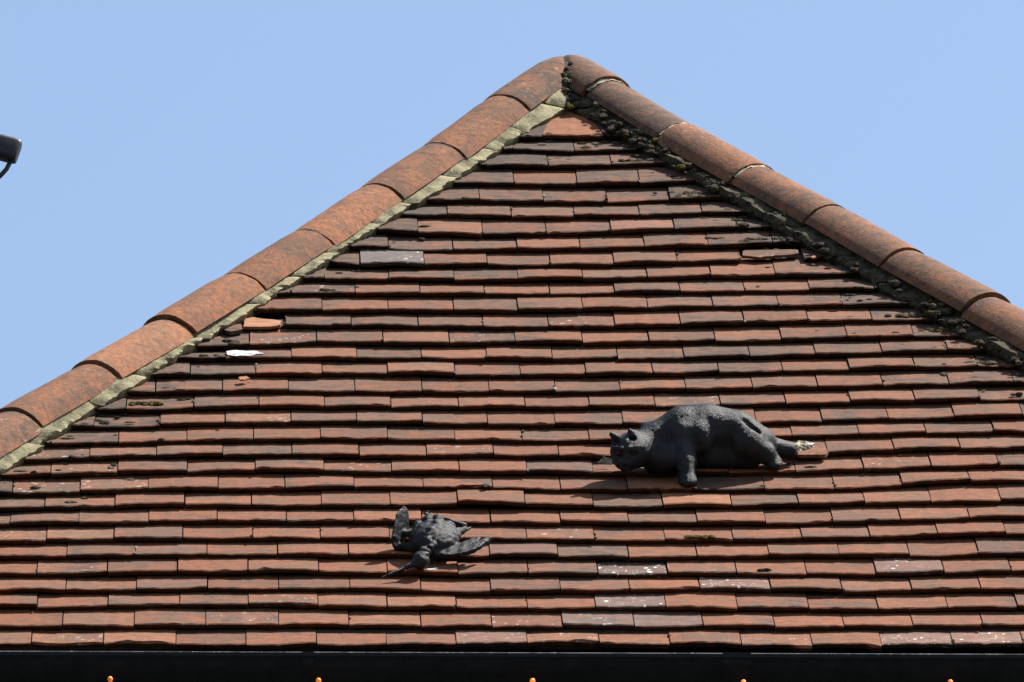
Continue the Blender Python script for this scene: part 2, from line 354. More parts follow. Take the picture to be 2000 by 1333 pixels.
# tiles that differ from their neighbours: (course, u of centre in mm) -> look
SPECIAL = {
    (23, -241): dict(grey=1.0, lich=.5, tone=1.25, dv=-.004, lift=.007, soot=.2),
    (4, 298): dict(grey=.6, lich=1.0, tone=.95), (3, 540): dict(grey=.55, lich=1.0, tone=1.35), (4, 963): dict(grey=.5, lich=.55, tone=1.3, lift=.004),
    (2, 285): dict(grey=.65, lich=.8, tone=1.25), (1, 205): dict(grey=.55, lich=.3, tone=1.25), (1, 370): dict(grey=.6, lich=.12, tone=1.1),
    (0, -50): dict(grey=.45, lich=.2, tone=1.35), (0, 951): dict(grey=.55, lich=.75, tone=1.4, soot=.1), (0, 1118): dict(grey=.55, lich=.9, tone=1.4, soot=.1),
    (8, 455): dict(fresh=.3, tone=1.05, soot=0), (5, 370): dict(fresh=.12, tone=.9, soot=0), (2, -211): dict(fresh=.28, tone=.9, soot=.1), (1, -300): dict(fresh=.25, tone=.9, soot=.25),
    (7, -205): dict(grey=.35, lift=.010, tone=1.0, dv=-.004), (5, 100): dict(grey=.42, tone=1.05), (25, 475): dict(grey=.3, tone=1.3, soot=.1), (8, -60): dict(lift=.007),
    (9, 373): dict(chip=(.35, 1.0, .010), fresh=.25), (9, -76): dict(chip=(.5, .98, .010)), (6, 449): dict(chip=(.55, .97, .008)), (20, 100): dict(lift=.004, tilt=.004),
    (0, -1048): dict(chip=(0, .95, .005), fresh=.1), (0, -878): dict(chip=(.2, .8, .006), fresh=.15), (0, 118): dict(chip=(.6, 1, .006), fresh=.1), (0, 453): dict(lich=.12), (0, 785): dict(chip=(.85, 1, -.012)), (0, 620): dict(chip=(.7, 1, -.010), lich=.3),
    (31, 265): dict(soot=.1, tone=1.15, fresh=.15), (31, 170): dict(soot=.2, tone=1.1), (10, 205): dict(grey=.3, tone=.95), (24, 620): dict(soot=.9), (24, 760): dict(soot=1.0, grey=.5), (17, -643): dict(soot=.55), (12, -1060): dict(soot=.8),
    (5, 205): dict(soot=.8), (6, 370): dict(soot=.85), (3, -795): dict(grey=.25, tone=1.05), (7, 640): dict(soot=.9), (8, 620): dict(soot=.9), (9, 620): dict(soot=.85),
}
SKIP = {(19, -688), (19, -605), (23, 745)}
BROKEN = {}
items = []
for r in range(32):
    js = [p[0] / 1000 for p in ROWS[r][0]]
    vm = float(np.mean(VM[r][1]))
    while js[0] > hipL(vm) + 0.005: js.insert(0, js[0] - W * random.uniform(.985, 1.01))
    while js[-1] < hipR(vm) - 0.005: js.append(js[-1] + W * random.uniform(.985, 1.01))
    for a, b in zip(js[:-1], js[1:]):
        uc = (a + b) / 2 * 1000
        sp = {}
        for (rr, us), d in SPECIAL.items():
            if rr == r and abs(us - uc) < 70: sp = d
        if any(rr == r and abs(us - uc) < 50 for rr, us in SKIP): continue
        gap = random.uniform(.0008, .0022)
        vv = vrow(r, uc / 1000)
        if min(b, hipR(vv)) - max(a, hipL(vv)) < 0.008: continue
        lift = sp.get('lift', random.gauss(0, .0016)); tilt = sp.get('tilt', random.gauss(0, .0018))
        chip = sp.get('chip')
        if chip is None and random.random() < .20:
            c0 = random.uniform(0, .85); chip = (c0, c0 + random.uniform(.04, .16), random.uniform(.002, .005))
        ext = 1.35
        if r == 22 and 560 < uc < 960: ext = 2.1
        if r == 18 and uc < -450: ext = 2.0
        V, F = tile_geo(r, a + gap, b - gap, lift, tilt, chip, sp.get('dv', random.gauss(0, .0018)), ext)
        # look
        edge = min((uc / 1000 - hipL(vv)), (hipR(vv) - uc / 1000))
        soot = 0.38 + 0.24 * (vv / 3.3) + 0.42 * math.exp(-max(edge, 0) / .17) + random.gauss(0, .10)
        tone = 1.10 - 0.24 * (vv / 3.3) + random.gauss(0, .06)
        ta = (random.random(), sp.get('tone', tone), sp.get('grey', max(0, random.gauss(0, .06))), 1)
        tb = (min(1, max(0, sp.get('soot', soot))), sp.get('lich', .28 if random.random() < .05 else 0.0), sp.get('fresh', max(0, random.gauss(0, .05))), 1)
        vis_w = min(b, 1.2 + .012 * r) - max(a, -1.2 - .012 * r)
        vis_w = min(vis_w, min(b, hipR(vv)) - max(a, hipL(vv)))
        area = vis_w * (1 - .004 * r) + (1 if sp else 0)
        items.append((area, r, V, F, ta, tb))
items.sort(key=lambda t: -t[0])
rest_v, rest_f, rest_a, rest_b = [], [], [], []
ROT = (P, 0, 0)
for k, (area, r, V, F, ta, tb) in enumerate(items):
    if k < 300 and area > 0.02:
        c = np.mean(np.array(V), axis=0)
        o = mesh_obj('tile', [tuple(np.array(v) - c) for v in V], F, M_TILE, roof, loc=RP(*c), rot=ROT)
        set_attr(o.data, 'tone', [ta] * len(V)); set_attr(o.data, 'wear', [tb] * len(V))
    else:
        q = len(rest_v); rest_v += V; rest_f += [tuple(i + q for i in f) for f in F]; rest_a += [ta] * len(V); rest_b += [tb] * len(V)
o = mesh_obj('tiling', rest_v, rest_f, M_TILE, roof, rot=ROT); tag(o, kind='stuff')
set_attr(o.data, 'tone', rest_a); set_attr(o.data, 'wear', rest_b)
print('tiles', len(items))

# under-eave course below the first row, the shade there put into its tone and soot
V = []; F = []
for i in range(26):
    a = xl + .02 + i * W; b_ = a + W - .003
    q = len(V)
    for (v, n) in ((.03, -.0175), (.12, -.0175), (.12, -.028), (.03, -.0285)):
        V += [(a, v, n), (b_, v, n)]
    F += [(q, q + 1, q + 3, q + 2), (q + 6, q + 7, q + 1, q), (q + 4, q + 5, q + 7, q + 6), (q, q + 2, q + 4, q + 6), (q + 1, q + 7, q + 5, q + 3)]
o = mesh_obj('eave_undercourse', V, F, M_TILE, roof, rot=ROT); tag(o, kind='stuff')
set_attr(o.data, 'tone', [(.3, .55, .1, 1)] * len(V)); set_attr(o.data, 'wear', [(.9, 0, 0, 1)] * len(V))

# ------------------------------------------------------------------ hip tiles
HR, HC = 0.100, -0.050
def hip_axis(side):
    d = Vector((side, 1, TP)).normalized()
    h = Vector((-side, -1, 0)); m = (h - d * h.dot(d)).normalized()
    if m.z < 0: m = -m
    s = d.cross(m)
    if s.y > 0: s = -s
    return d, m, s
SAG = {1: ([-3.7, -2.78, -2.07, -1.4, -.7, -.16, -.08, -.04, 0, .1], [.018, .008, -.010, -.009, -.004, .014, .015, .011, .001, -.04]),
       -1: ([-3.7, -2.2, -1.2, -.5, -.12, -.06, -.03, 0, .1], [0, 0, .002, 0, .010, .012, .009, .001, -.04])}
SEAMS = {1: [0.0, -.364, -.721, -1.047, -1.403, -1.747, -2.088, -2.432, -2.794, -3.144, -3.464],
         -1: [0.0, -.224, -.58, -.928, -1.265, -1.61, -1.967, -2.264, -2.614, -2.964, -3.314]}
def hip_point(side, t, phi, rr, extra=0.0):
    d, m, s = hip_axis(side)
    sg = float(np.interp(t, *SAG[side]))
    return APEX + d * t + m * (HC + sg + extra) + (m * math.cos(phi) + s * math.sin(phi)) * rr
nz = Noise(5, 26)
for side in (1, -1):
    d, m, s = hip_axis(side)
    ss = SEAMS[side]
    for k in range(len(ss) - 1):
        t1, t0 = ss[k] - (.0045 if k else 0), ss[k + 1] + .0045
        NA, NT = 16, (18 if k == 0 else 6)
        proud = random.uniform(-.003, .005); taper = random.uniform(.001, .007); dphi = random.gauss(0, .035); lift_a, lift_b = random.gauss(0, .0028), random.gauss(0, .0028)
        V = []; F = []
        th = .015
        for lay in (0, 1):
            for j in range(NT + 1):
                for i in range(NA + 1):
                    phi = rad(-80 + 160 * i / NA) + dphi
                    f = j / NT
                    t = t0 + (t1 - t0) * f
                    rr = HR + proud + taper * (0.5 - f) - (th if lay else 0)
                    if k == 0 and j == NT:                     # mitred against the other hip in the plane of symmetry
                        p0 = hip_point(side, 0, phi, rr); t = -(p0.x - HU) / d.x - .003
                    if k == 0 and 0 < j < NT:
                        p0 = hip_point(side, 0, phi, rr); te = -(p0.x - HU) / d.x - .003; t = t0 + (te - t0) * f
                    p = hip_point(side, t, phi, rr, lift_a * (1 - f) + lift_b * f if k else 0)
                    if lay == 0:
                        p += (m * math.cos(phi) + s * math.sin(phi)) * (.0013 * float(nz((p.x * 1, p.y, p.z))) - (.002 if j in (0, NT) else 0))
                        if j in (0, NT): p += d * random.gauss(0, .0012)
                    V.append(p)
        L = (NT + 1) * (NA + 1); w = NA + 1
        def quad(a_, b_, c_, d_): F.append((a_, b_, c_, d_))
        for j in range(NT):
            for i in range(NA):
                q = j * w + i
                quad(q, q + 1, q + w + 1, q + w); quad(L + q, L + q + w, L + q + w + 1, L + q + 1)
        for i in range(NA):
            quad(i, L + i, L + i + 1, i + 1); q = NT * w + i; quad(q, q + 1, L + q + 1, L + q)
        for j in range(NT):
            q = j * w; quad(q, q + w, L + q + w, L + q); q = j * w + NA; quad(q, L + q, L + q + w, q + w)
        if side == -1: F = [f[::-1] for f in F]
        c = sum(V, Vector()) / len(V)
        rotq = Matrix((m.cross(d), m, d)).transposed() if False else None
        o = mesh_obj('hip_tile', [v - c for v in V], F, M_HIP, roof, smooth=True, loc=c)
        o.data.set_sharp_from_angle(angle=rad(42))
        tone = 1.0 + random.gauss(0, .07); soot = .46 + random.gauss(0, .14)
        if k == 0: soot = .62; tone = .92
        if side == -1: soot += .06; tone *= .97
        set_attr(o.data, 'tone', [(random.random(), tone, .12 if side == -1 else .03, 1)] * len(V))
        set_attr(o.data, 'wear', [(max(0, min(1, soot)), random.choice((0, 0, .14)), .25 if (side == 1 and k == 6) else 0.0, 1)] * len(V))
# ridge running back out of sight
V = []; F = []
for j in range(2):
    for i in range(13):
        phi = rad(-80 + 160 * i / 12); V.append(APEX + Vector((math.sin(phi) * HR, .05 + j * RIDGE, HC * 1.0 + math.cos(phi) * HR)))
F = [(i, i + 1, i + 14, i + 13) for i in range(12)]
o = mesh_obj('ridge_capping', V, F, M_HIP, roof)
md = o.modifiers.new('solid', 'SOLIDIFY'); md.thickness = .015
set_attr(o.data, 'tone', [(.4, 1, 0, 1)] * len(V)); set_attr(o.data, 'wear', [(.5, 0, 0, 1)] * len(V))

# ------------------------------------------------------------------ hip mortar, one lump per break
nm1, nm2 = Noise(21, 75), Noise(22, 260)
def mortar_piece(side, t0, t1, mat, rough, wid, sink=0.0, hgt=1.0):
    n_ = max(3, int((t1 - t0) / .011)); K = 6
    V = []; F = []
    d, m, s = hip_axis(side)
    step = 0
    for j in range(n_ + 1):
        t = t0 + (t1 - t0) * j / n_
        top = hip_point(side, t, rad(66), HR - .016)
        hp = APEX + d * t
        vh = hp.y * CP + hp.z * SP - 0.03
        um = (vh - 2.939) / 1.6026 if side == 1 else (3.7625 - vh) / 1.6417
        jag = .004 * float(nm1((t * .8, side, .3))) + .0045 * float(nm2((t, side, .7))) + .0035 * ((vh / .103) % 1 - .5)
        foot = RP(um + side * (wid - .004 + jag * 1.2), vh, .006)
        endf = min(1, min(j, n_ - j) / 1.2)
        outer = []
        flush = hip_point(side, t, rad(81), HR - (.003 if side == 1 else .012))
        for k in range(K + 1):
            f = k / K
            p = top if k == 0 else flush.lerp(foot, (k - 1) / (K - 1))
            if side == 1: bulge = .005 * math.sin(math.pi * f) * (hgt - .5) - (1 - endf) * .005 - sink
            else: bulge = (.020 * f ** 1.5 * (1 if k < K else -.1)) * hgt - (1 - endf) * .008 - sink
            if k == 0: bulge = 0
            p = p + RP(0, 0, 1) * bulge
            X = np.array(p)
            amp = rough * (0.25 if k in (0,) else 1)
            p = p + (RP(0, 0, 1) + s * .3) * (amp * (float(nm1(X)) * .8 + float(nm2(X)) * .4))
            outer.append(p)
        back = [foot + RP(-side * .012, 0, -.03), top + m * -.03 - s * .03]
        V += outer + back
    w = K + 3
    for j in range(n_):
        for k in range(w):
            q, q2 = j * w + k, j * w + (k + 1) % w
            F.append((q, q2, q2 + w, q + w))
    F.append(tuple(range(w))[::-1]); F.append(tuple(n_ * w + i for i in range(w)))
    if side == -1: F = [f[::-1] for f in F]
    c = sum(V, Vector()) / len(V)
    o = mesh_obj('mortar', [v - c for v in V], F, mat, roof, smooth=True, loc=c)
    o.data.set_sharp_from_angle(angle=rad(40))
    return o
t = -.05
while t > -3.4:
    ln = random.uniform(.14, .30)
    mortar_piece(1, t - ln, t - random.choice((.001, .004, .012)), M_MORTAR, .0026, random.uniform(-.018, .001), hgt=random.uniform(.1, .9))
    t -= ln
t = -.03
while t > -3.3:
    ln = random.uniform(.10, .26)
    big = -1.05 < t < -.75
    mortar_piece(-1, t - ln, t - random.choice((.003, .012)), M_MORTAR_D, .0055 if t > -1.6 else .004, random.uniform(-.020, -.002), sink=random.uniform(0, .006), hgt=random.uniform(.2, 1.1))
    t -= ln
# bedding mortar showing in some hip joints
for side, ks in ((1, (1, 2, 4)), (-1, (1, 2, 3))):
    for k in ks:
        t = SEAMS[side][k]; V = []; F = []
        for j, tt in enumerate((t - .007, t + .007)):
            for i in range(15):
                V.append(hip_point(side, tt, rad(-70 + 140 * i / 14), HR - .005 + random.gauss(0, .0012)))
        F = [(i, i + 1, i + 16, i + 15) for i in range(14)]
        if side == -1: F = [f[::-1] for f in F]
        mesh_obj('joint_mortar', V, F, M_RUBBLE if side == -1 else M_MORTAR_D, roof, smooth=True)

V = []
for i in range(21):
    phi = rad(-80 + 160 * i / 20)
    for sd_ in (1, -1):
        d, m, s = hip_axis(sd_); p0 = hip_point(sd_, 0, phi, HR); t = -(p0.x - HU) / d.x
        V.append(hip_point(sd_, t - .009, phi, HR - .005 + random.gauss(0, .0014)))
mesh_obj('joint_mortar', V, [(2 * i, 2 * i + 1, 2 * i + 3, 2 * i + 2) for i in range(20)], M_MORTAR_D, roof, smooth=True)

# ------------------------------------------------------------------ moss and lichen cushions
def lump_mesh(n_sub):
    import bmesh
    bm = bmesh.new(); bmesh.ops.create_icosphere(bm, subdivisions=n_sub, radius=1)
    v = np.array([x.co[:] for x in bm.verts]); f = [tuple(x.index for x in p.verts) for p in bm.faces]; bm.free()
    return v, f
LV, LF = lump_mesh(2)
LV3, LF3 = lump_mesh(3)
TINT = [(0.048, 0.039, 0.030), (0.090, 0.078, 0.055), (0.070, 0.052, 0.013), (0.24, 0.225, 0.19)]
mv, mf, mt = [], [], []
nl = Noise(9, 3.2)
def tile_n(u, v):                           # rough height of the tile surface above the mean slope
    for r in range(31, -1, -1):
        t0 = vrow(r, u)
        if v >= t0:
            g_ = vrow(r + 1, u) - t0 if r < 31 else .1
            return -(v - t0) * T / max(g_, .05)
    return -.01
def lump(u, v, ru, rv, rn, kind, n=None):
    global mv, mf, mt
    n0 = tile_n(u, v) if n is None else n
    q = sum(len(x) for x in mv)
    k = rng.uniform(0, 50, 3)
    A_, F_ = (LV3, LF3) if ru > .0055 else (LV, LF)
    r = 1 + .40 * nl(A_ + k) + .26 * nl(A_ * 2.6 + k) + .20 * nl(A_ * 6.5 + k)
    X = A_ * r[:, None] * np.array([ru, rv, rn]) + np.array([u, v, n0 + rn * .05])
    mv.append(X); mf.extend([tuple(i + q for i in f) for f in F_])
    c = np.array(TINT[kind]) * rng.uniform(.75, 1.3)
    mt.append(np.tile([*c, 1], (len(X), 1)))
MOSS = [[1139,1596,14,17,1],[887,1464,5,6,1],[-412,2119,24,11,0],[-224,2268,20,9,0],[-182,2264,15,9,0],[-344,2269,7,6,0],[-336,2151,6,4,0],[-874,1410,46,11,2],[-886,1417,32,9,0],[-990,1314,15,9,1],[-974,1298,12,9,0],[-948,1342,6,4,0],[-840,1309,7,9,1],[-696,1264,7,4,1],[-755,1434,8,11,1],[-959,1027,11,11,0],[-950,1051,10,9,0],[-1145,993,15,6,0],[-1084,1007,12,4,0],[-1141,908,11,9,1],[-1217,948,10,6,0],[-1019,868,10,6,1],[-671,1802,15,6,0],[-656,1795,17,6,0],[-731,1708,12,6,0],[-695,1708,15,6,0],[-462,2321,5,6,1],[639,894,7,6,1],[765,1005,15,6,1],[709,1012,5,4,0],[792,1131,11,9,0],[710,1039,7,4,0],[473,598,38,9,2],[-76,896,48,11,2],[613,410,17,6,0],[406,3088,11,9,0],[420,3034,17,11,0],[398,2987,25,11,0],[446,2990,28,11,0],[466,2997,15,9,0],[511,2879,15,6,0],[463,2922,5,6,0],[433,2922,3,4,0],[558,2776,23,9,0],[550,2755,33,11,0],[597,2740,30,13,0],[506,2776,12,6,0],[528,2730,20,9,2],[508,2812,6,4,0],[681,2544,17,11,0],[707,2530,20,9,0],[609,2465,25,9,2],[589,2462,15,9,0],[715,2447,33,9,1],[681,2433,17,6,1],[769,2457,17,9,0],[788,2432,20,9,0],[698,2141,6,4,1],[982,2045,11,6,0],[1029,2048,15,6,0],[955,2039,8,4,0],[923,2049,6,4,0],[931,2072,6,4,0],[1021,1945,15,6,0],[1067,1948,30,11,0],[1106,1941,28,11,0],[1134,1931,20,9,0],[720,1948,6,4,1],[764,1925,6,4,1],[684,1942,6,4,1],[832,1861,6,4,1],[925,1828,6,4,1],[1030,1830,16,4,0],[1166,1858,30,9,2],[1145,1852,28,11,2],[1197,1841,28,11,0],[1100,1859,10,11,2],[1229,1831,25,9,0],[1151,1754,10,12,1],[1156,1737,7,9,0],[1196,1740,30,9,2],[1229,1753,15,11,0],[1168,1728,10,6,0],[1123,1735,7,6,0],[1241,1688,10,6,1],[1259,1639,17,9,1],[1305,1642,6,6,0],[1234,1656,7,6,0],[1139,1634,7,4,0],[1177,1534,5,4,1],[1253,1534,5,6,1],[1283,1581,6,6,0],[1322,1574,10,11,0],[1227,1486,5,4,1],[1307,1441,20,6,1]]
for u, v, ru, rv, k in MOSS:
    u, v, ru, rv = u / 1000, v / 1000, ru / 1000, rv / 1000
    cnt = max(1, int(ru / .008))
    for i in range(cnt):
        f = (i + .5) / cnt * 2 - 1
        rr = min(ru, .010) * random.uniform(.7, 1.15)
        lump(u + f * (ru - rr * .6) + random.gauss(0, .001), v + random.gauss(0, rv * .25), rr, min(rv, rr * 1.2) * random.uniform(.7, 1.1), rr * random.uniform(.25, .5), k if random.random() < .8 else random.choice((0, 1)))
# random small cushions, thick along the hips, thin elsewhere
for i in range(210):
    v = random.uniform(.0, 3.25); side = random.choice((0, 0, 1, 1, 1))
    dd = random.expovariate(1 / .075) + .035
    u = hipL(v) + dd if side == 0 else hipR(v) - dd
    if abs(u) > 1.5: continue
    r_ = random.uniform(.003, .009)
    lump(u, v, r_ * random.uniform(1, 2.2), r_ * random.uniform(.6, 1), r_ * random.uniform(.2, .45), random.choice((0, 0, 0, 1, 1, 2)) if side else random.choice((0, 0, 1)))
for i in range(150):
    r = random.randrange(0, 30); js = ROWS[r][0]; p = random.choice(js); u = p[0] / 1000 + random.gauss(0, .002)
    v = p[1] / 1000 + random.choice((.001, random.uniform(0, .08)))
    if not hipL(v) + .03 < u < hipR(v) - .03: continue
    r_ = random.uniform(.0018, .0042)
    lump(u, v, r_, r_ * random.uniform(1, 1.8), r_ * .8, random.choice((0, 1, 1, 3)))
# right-hand fillet is overgrown; apex joint too
for i in range(150):
    t = -random.random() ** .8 * 2.5 - .05
    if -1.9 < t < -1.25 and random.random() < .75: continue
    p = hip_point(-1, t, rad(80), HR - .012); hp = APEX + hip_axis(-1)[0] * t
    vh = hp.y * CP + hp.z * SP - .03
    ft = RP((3.7625 - vh) / 1.6417, vh, .004); f = random.random() ** .7
    p = p.lerp(ft, f) + RP(0, 0, .006)
    r_ = random.uniform(.0035, .0115)
    lump(p.x, p.y * CP + p.z * SP, r_ * random.uniform(.8, 1.6), r_, r_ * random.uniform(.5, .9), random.choice((0, 0, 0, 0, 1, 1, 2)), n=-p.y * SP + p.z * CP)
for i in range(30):
    phi = rad(34 + 58 * random.random() ** .55); sd_ = random.choice((1, -1))
    d, m, s = hip_axis(sd_); p0 = hip_point(sd_, 0, phi, HR); t = -(p0.x - HU) / d.x
    p = hip_point(sd_, t - .004, phi, HR - .002)
    r_ = random.uniform(.002, .0048) * (1 + 1.1 * math.sin(phi))
    lump(p.x + random.gauss(0, .006), p.y * CP + p.z * SP, r_, r_, r_ * .6, random.choice((0, 1, 1, 1)), n=-p.y * SP + p.z * CP)
o = mesh_obj('moss', np.concatenate(mv), mf, M_MOSS, roof, smooth=True, rot=ROT)
set_attr(o.data, 'tint', np.concatenate(mt)); tag(o, kind='stuff')

# ------------------------------------------------------------------ broken tile pieces, paint patch
def shard(name, pts, n0, thick, mat, attrs=None, parent=roof, tiltv=0.1, smooth=False):
    """irregular flat piece from a roof-plane outline (u, v in m)"""
    cu = sum(p[0] for p in pts) / len(pts); cv = sum(p[1] for p in pts) / len(pts)
    out = []
    for i in range(len(pts)):
        a_, b_ = pts[i], pts[(i + 1) % len(pts)]
        for q in range(3):
            f = q / 3; jx = random.gauss(0, .0011) if q else 0
            out.append((a_[0] + (b_[0] - a_[0]) * f + jx - cu, a_[1] + (b_[1] - a_[1]) * f + jx - cv))
    k = len(out)
    V = [(x, y, -y * tiltv + random.gauss(0, .0005)) for x, y in out] + [(x * 1.0, y * 1.0, -y * tiltv - thick) for x, y in out] + [(0, 0, .0006)]
    F = [(i, (i + 1) % k, 2 * k) for i in range(k)] + [((i + 1) % k, i, i + k, (i + 1) % k + k) for i in range(k)] + [tuple(range(k, 2 * k))[::-1]]
    o = mesh_obj(name, V, F, mat, parent, loc=RP(cu, cv, n0), rot=ROT)
    if attrs:
        set_attr(o.data, 'tone', [attrs[0]] * len(V)); set_attr(o.data, 'wear', [attrs[1]] * len(V))
    return o
FRESH = ((.37, .84, 0, 1), (0, 0, 1, 1)); OLD = ((.61, .9, .1, 1), (.75, 0, .1, 1)); RED = ((.2, .95, 0, 1), (.45, 0, .15, 1))
o = shard('broken_tile', [(-.6267, 1.9537), (-.6031, 1.97), (-.5966, 1.9633), (-.5314, 1.9396), (-.5355, 1.9035), (-.5643, 1.8907), (-.6295, 1.8946)], -.008, .008, M_TILE, FRESH, tiltv=.10)
o['label'] = 'broken tile with a bright orange fracture face'
shard('broken_tile', [(-.692, 1.885), (-.636, 1.9137), (-.6309, 1.8691), (-.6622, 1.8498)], -.003, .010, M_TILE, OLD)
shard('broken_tile', [(-.70, 1.94), (-.62, 1.975), (-.52, 1.975), (-.52, 1.925), (-.62, 1.90), (-.70, 1.90)], -.0165, .006, M_TILE, OLD)
shard('broken_tile', [(.6715, 2.3791), (.6787, 2.3893), (.8154, 2.3949), (.8173, 2.3607), (.7562, 2.3442), (.7153, 2.3276), (.6723, 2.345)], -.0065, .008, M_TILE, ((.5, .95, 0, 1), (.7, .2, .05, 1)))
for pts, nm in (([(-.6421, 1.5502), (-.624, 1.5595), (-.6138, 1.5467), (-.6267, 1.5309), (-.6395, 1.531)], 'small bright orange chip of tile lying on the courses below the white patch'),
                ([(.8437, 2.322), (.8534, 2.3277), (.861, 2.3136), (.851, 2.3075)], 'small orange chip of tile lying near the right hip mortar')):
    o = shard('tile_chip', pts, .006 if pts[0][0] < 0 else .002, .004, M_TILE, FRESH, parent=None)
    tag(o, nm, 'tile chip')
shard('broken_tile', [(.7334, 1.0872), (.7588, 1.1084), (.7862, 1.1205), (.808, 1.1048), (.8113, 1.0771), (.8023, 1.0557), (.7682, 1.0561), (.7341, 1.0565)], .006, .009, M_TILE, RED)
M_WHITE = simple_mat('old_white_paint', (0.46, 0.46, 0.46), (0.26, 0.25, 0.24), 90, 0.8, 0.002)
def splat(name, pts, n0, parent, tiltv=.13):
    o = shard(name, pts, n0, .0012, M_WHITE, parent=parent, tiltv=tiltv)
    return o
o = splat('paint_patch', [(-.6727, 1.7335), (-.6558, 1.743), (-.63, 1.740), (-.6014, 1.7392), (-.585, 1.722), (-.577, 1.7099), (-.5977, 1.7064), (-.6098, 1.6977), (-.6259, 1.6937), (-.6559, 1.6953), (-.6689, 1.7011)], -.0015, roof)
o['label'] = 'white paint patch on a dark tile'
splat('dropping', [(-.1952, .419), (-.1803, .4275), (-.1656, .4244), (-.1722, .4112), (-.1893, .4114)], .0012, roof)
splat('lichen_patch', [(.7582, 1.1211), (.781, 1.1209), (.7725, 1.1056), (.7554, 1.0965)], .0125, roof)


# ------------------------------------------------------------------ gutter
def gz(x): return -.0655 - .0092 * x        # the gutter falls gently to the right
GY = -.018; GR = .056
V = []; F = []
prof = []
for i in range(17):
    a_ = math.pi * i / 16
    prof.append((-math.cos(a_) * GR, -math.sin(a_) * GR))
outer = [(-GR - .005, .002), (-GR - .005, -.006)] + [(p[0] * 1.03, p[1] * 1.03) for p in prof[1:]]
inner = [(p[0] * .96, p[1] * .96 + .001) for p in prof[::-1]]
ring = outer + inner[:-1] + [(-GR * .96, .002)]
xs = np.linspace(xl - .02, xr + .02, 30)
for x in xs:
    for (y, z) in ring: V.append((x, GY + y, gz(x) + z))
w = len(ring)
for j in range(len(xs) - 1):
    for k in range(w):
        a_, b_ = j * w + k, j * w + (k + 1) % w
        F.append((a_, b_, b_ + w, a_ + w))
gutter = mesh_obj('gutter', V, F, M_GUTTER, house, loc=-off, smooth=True); gutter.data.set_sharp_from_angle(angle=rad(35))
def union(x0, x1, name='gutter_union', gro=1.07):
    V = []; F = []
    rg = [(p[0] * gro - .0005, p[1] * gro) for p in prof]
    rg = [(-GR - .008, .005), (-GR - .008, -.007)] + rg[1:] + [(p[0] * 1.04, p[1] * 1.04) for p in prof[::-1][:-1]] + [(-GR * .9, .005)]
    for x in (x0, x1):
        for (y, z) in rg: V.append((x, GY + y, gz(x) + z))
    k = len(rg)
    F = [(i, (i + 1) % k, (i + 1) % k + k, i + k) for i in range(k)] + [tuple(range(k))[::-1], tuple(range(k, 2 * k))]
    return mesh_obj(name, V, F, M_GUTTER, gutter)
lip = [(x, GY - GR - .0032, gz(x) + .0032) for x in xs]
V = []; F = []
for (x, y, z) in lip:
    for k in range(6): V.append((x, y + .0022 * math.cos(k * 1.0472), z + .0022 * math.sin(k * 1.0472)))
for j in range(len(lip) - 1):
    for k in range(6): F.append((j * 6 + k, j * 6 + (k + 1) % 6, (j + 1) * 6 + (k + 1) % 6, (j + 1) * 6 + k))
mesh_obj('gutter_lip_glint', V, F, simple_mat('lip_glint', (0.02, 0.022, 0.024), (0.10, 0.10, 0.105), 14, 0.5, 0, 90, (0.22, 0.22, 0.22)), gutter, smooth=True)  # pale bead added to paint the glint line along the lip
union(-.497, -.470, 'gutter_bracket'); union(.487, .553, 'gutter_union'); union(-1.42, -1.39, 'gutter_bracket'); union(1.42, 1.445, 'gutter_bracket')

# ------------------------------------------------------------------ glow beads added in place of lamp reflections in the gutter
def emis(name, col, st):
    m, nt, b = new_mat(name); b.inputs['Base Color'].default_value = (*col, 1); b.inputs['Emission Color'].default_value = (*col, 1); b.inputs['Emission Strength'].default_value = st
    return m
def tube(name, pts, r, mat, parent=None, seg=10, rs=None):
    V = []; F = []; pts = [Vector(p) for p in pts]
    for i, p in enumerate(pts):
        tdir = (pts[min(i + 1, len(pts) - 1)] - pts[max(i - 1, 0)]).normalized()
        a_ = tdir.cross(Vector((0, 1, 0))).normalized(); b_ = tdir.cross(a_)
        rr = rs[i] if rs else r
        for k in range(seg): V.append(p + (a_ * math.cos(6.2832 * k / seg) + b_ * math.sin(6.2832 * k / seg)) * rr)
    for i in range(len(pts) - 1):
        for k in range(seg): F.append((i * seg + k, i * seg + (k + 1) % seg, (i + 1) * seg + (k + 1) % seg, (i + 1) * seg + k))
    F.append(tuple(range(seg))[::-1]); F.append(tuple((len(pts) - 1) * seg + k for k in range(seg)))
    return mesh_obj(name, V, F, mat, parent, smooth=True)
def lathe(name, prof_, mat, parent=None, loc=(0, 0, 0), seg=14):
    V = []; F = []
    for (r_, z) in prof_:
        for k in range(seg): V.append((math.cos(6.2832 * k / seg) * r_, math.sin(6.2832 * k / seg) * r_, z))
    for i in range(len(prof_) - 1):
        for k in range(seg): F.append((i * seg + k, i * seg + (k + 1) % seg, (i + 1) * seg + (k + 1) % seg, (i + 1) * seg + k))
    F.append(tuple(range(seg))[::-1]); F.append(tuple((len(prof_) - 1) * seg + k for k in range(seg)))
    return mesh_obj(name, V, F, mat, parent, smooth=True, loc=loc)
M_CABLE = simple_mat('black_cable', (0.012, 0.012, 0.013), (0.02, 0.02, 0.02), 60, 0.6, 0)
lights = empty('gutter_glints', (0, -.088, -.17)); tag(lights, 'small amber glows standing in for lamp reflections in the black gutter', 'gutter reflections')
glints = [(-1.43, -.12, 1), (-.9458, -.1286, .10), (-.4601, -.1354, .3), (.0394, -.1392, .9), (.5323, -.1457, .6), (1.0164, -.1485, .3), (1.49, -.152, 1)]
cpts = []
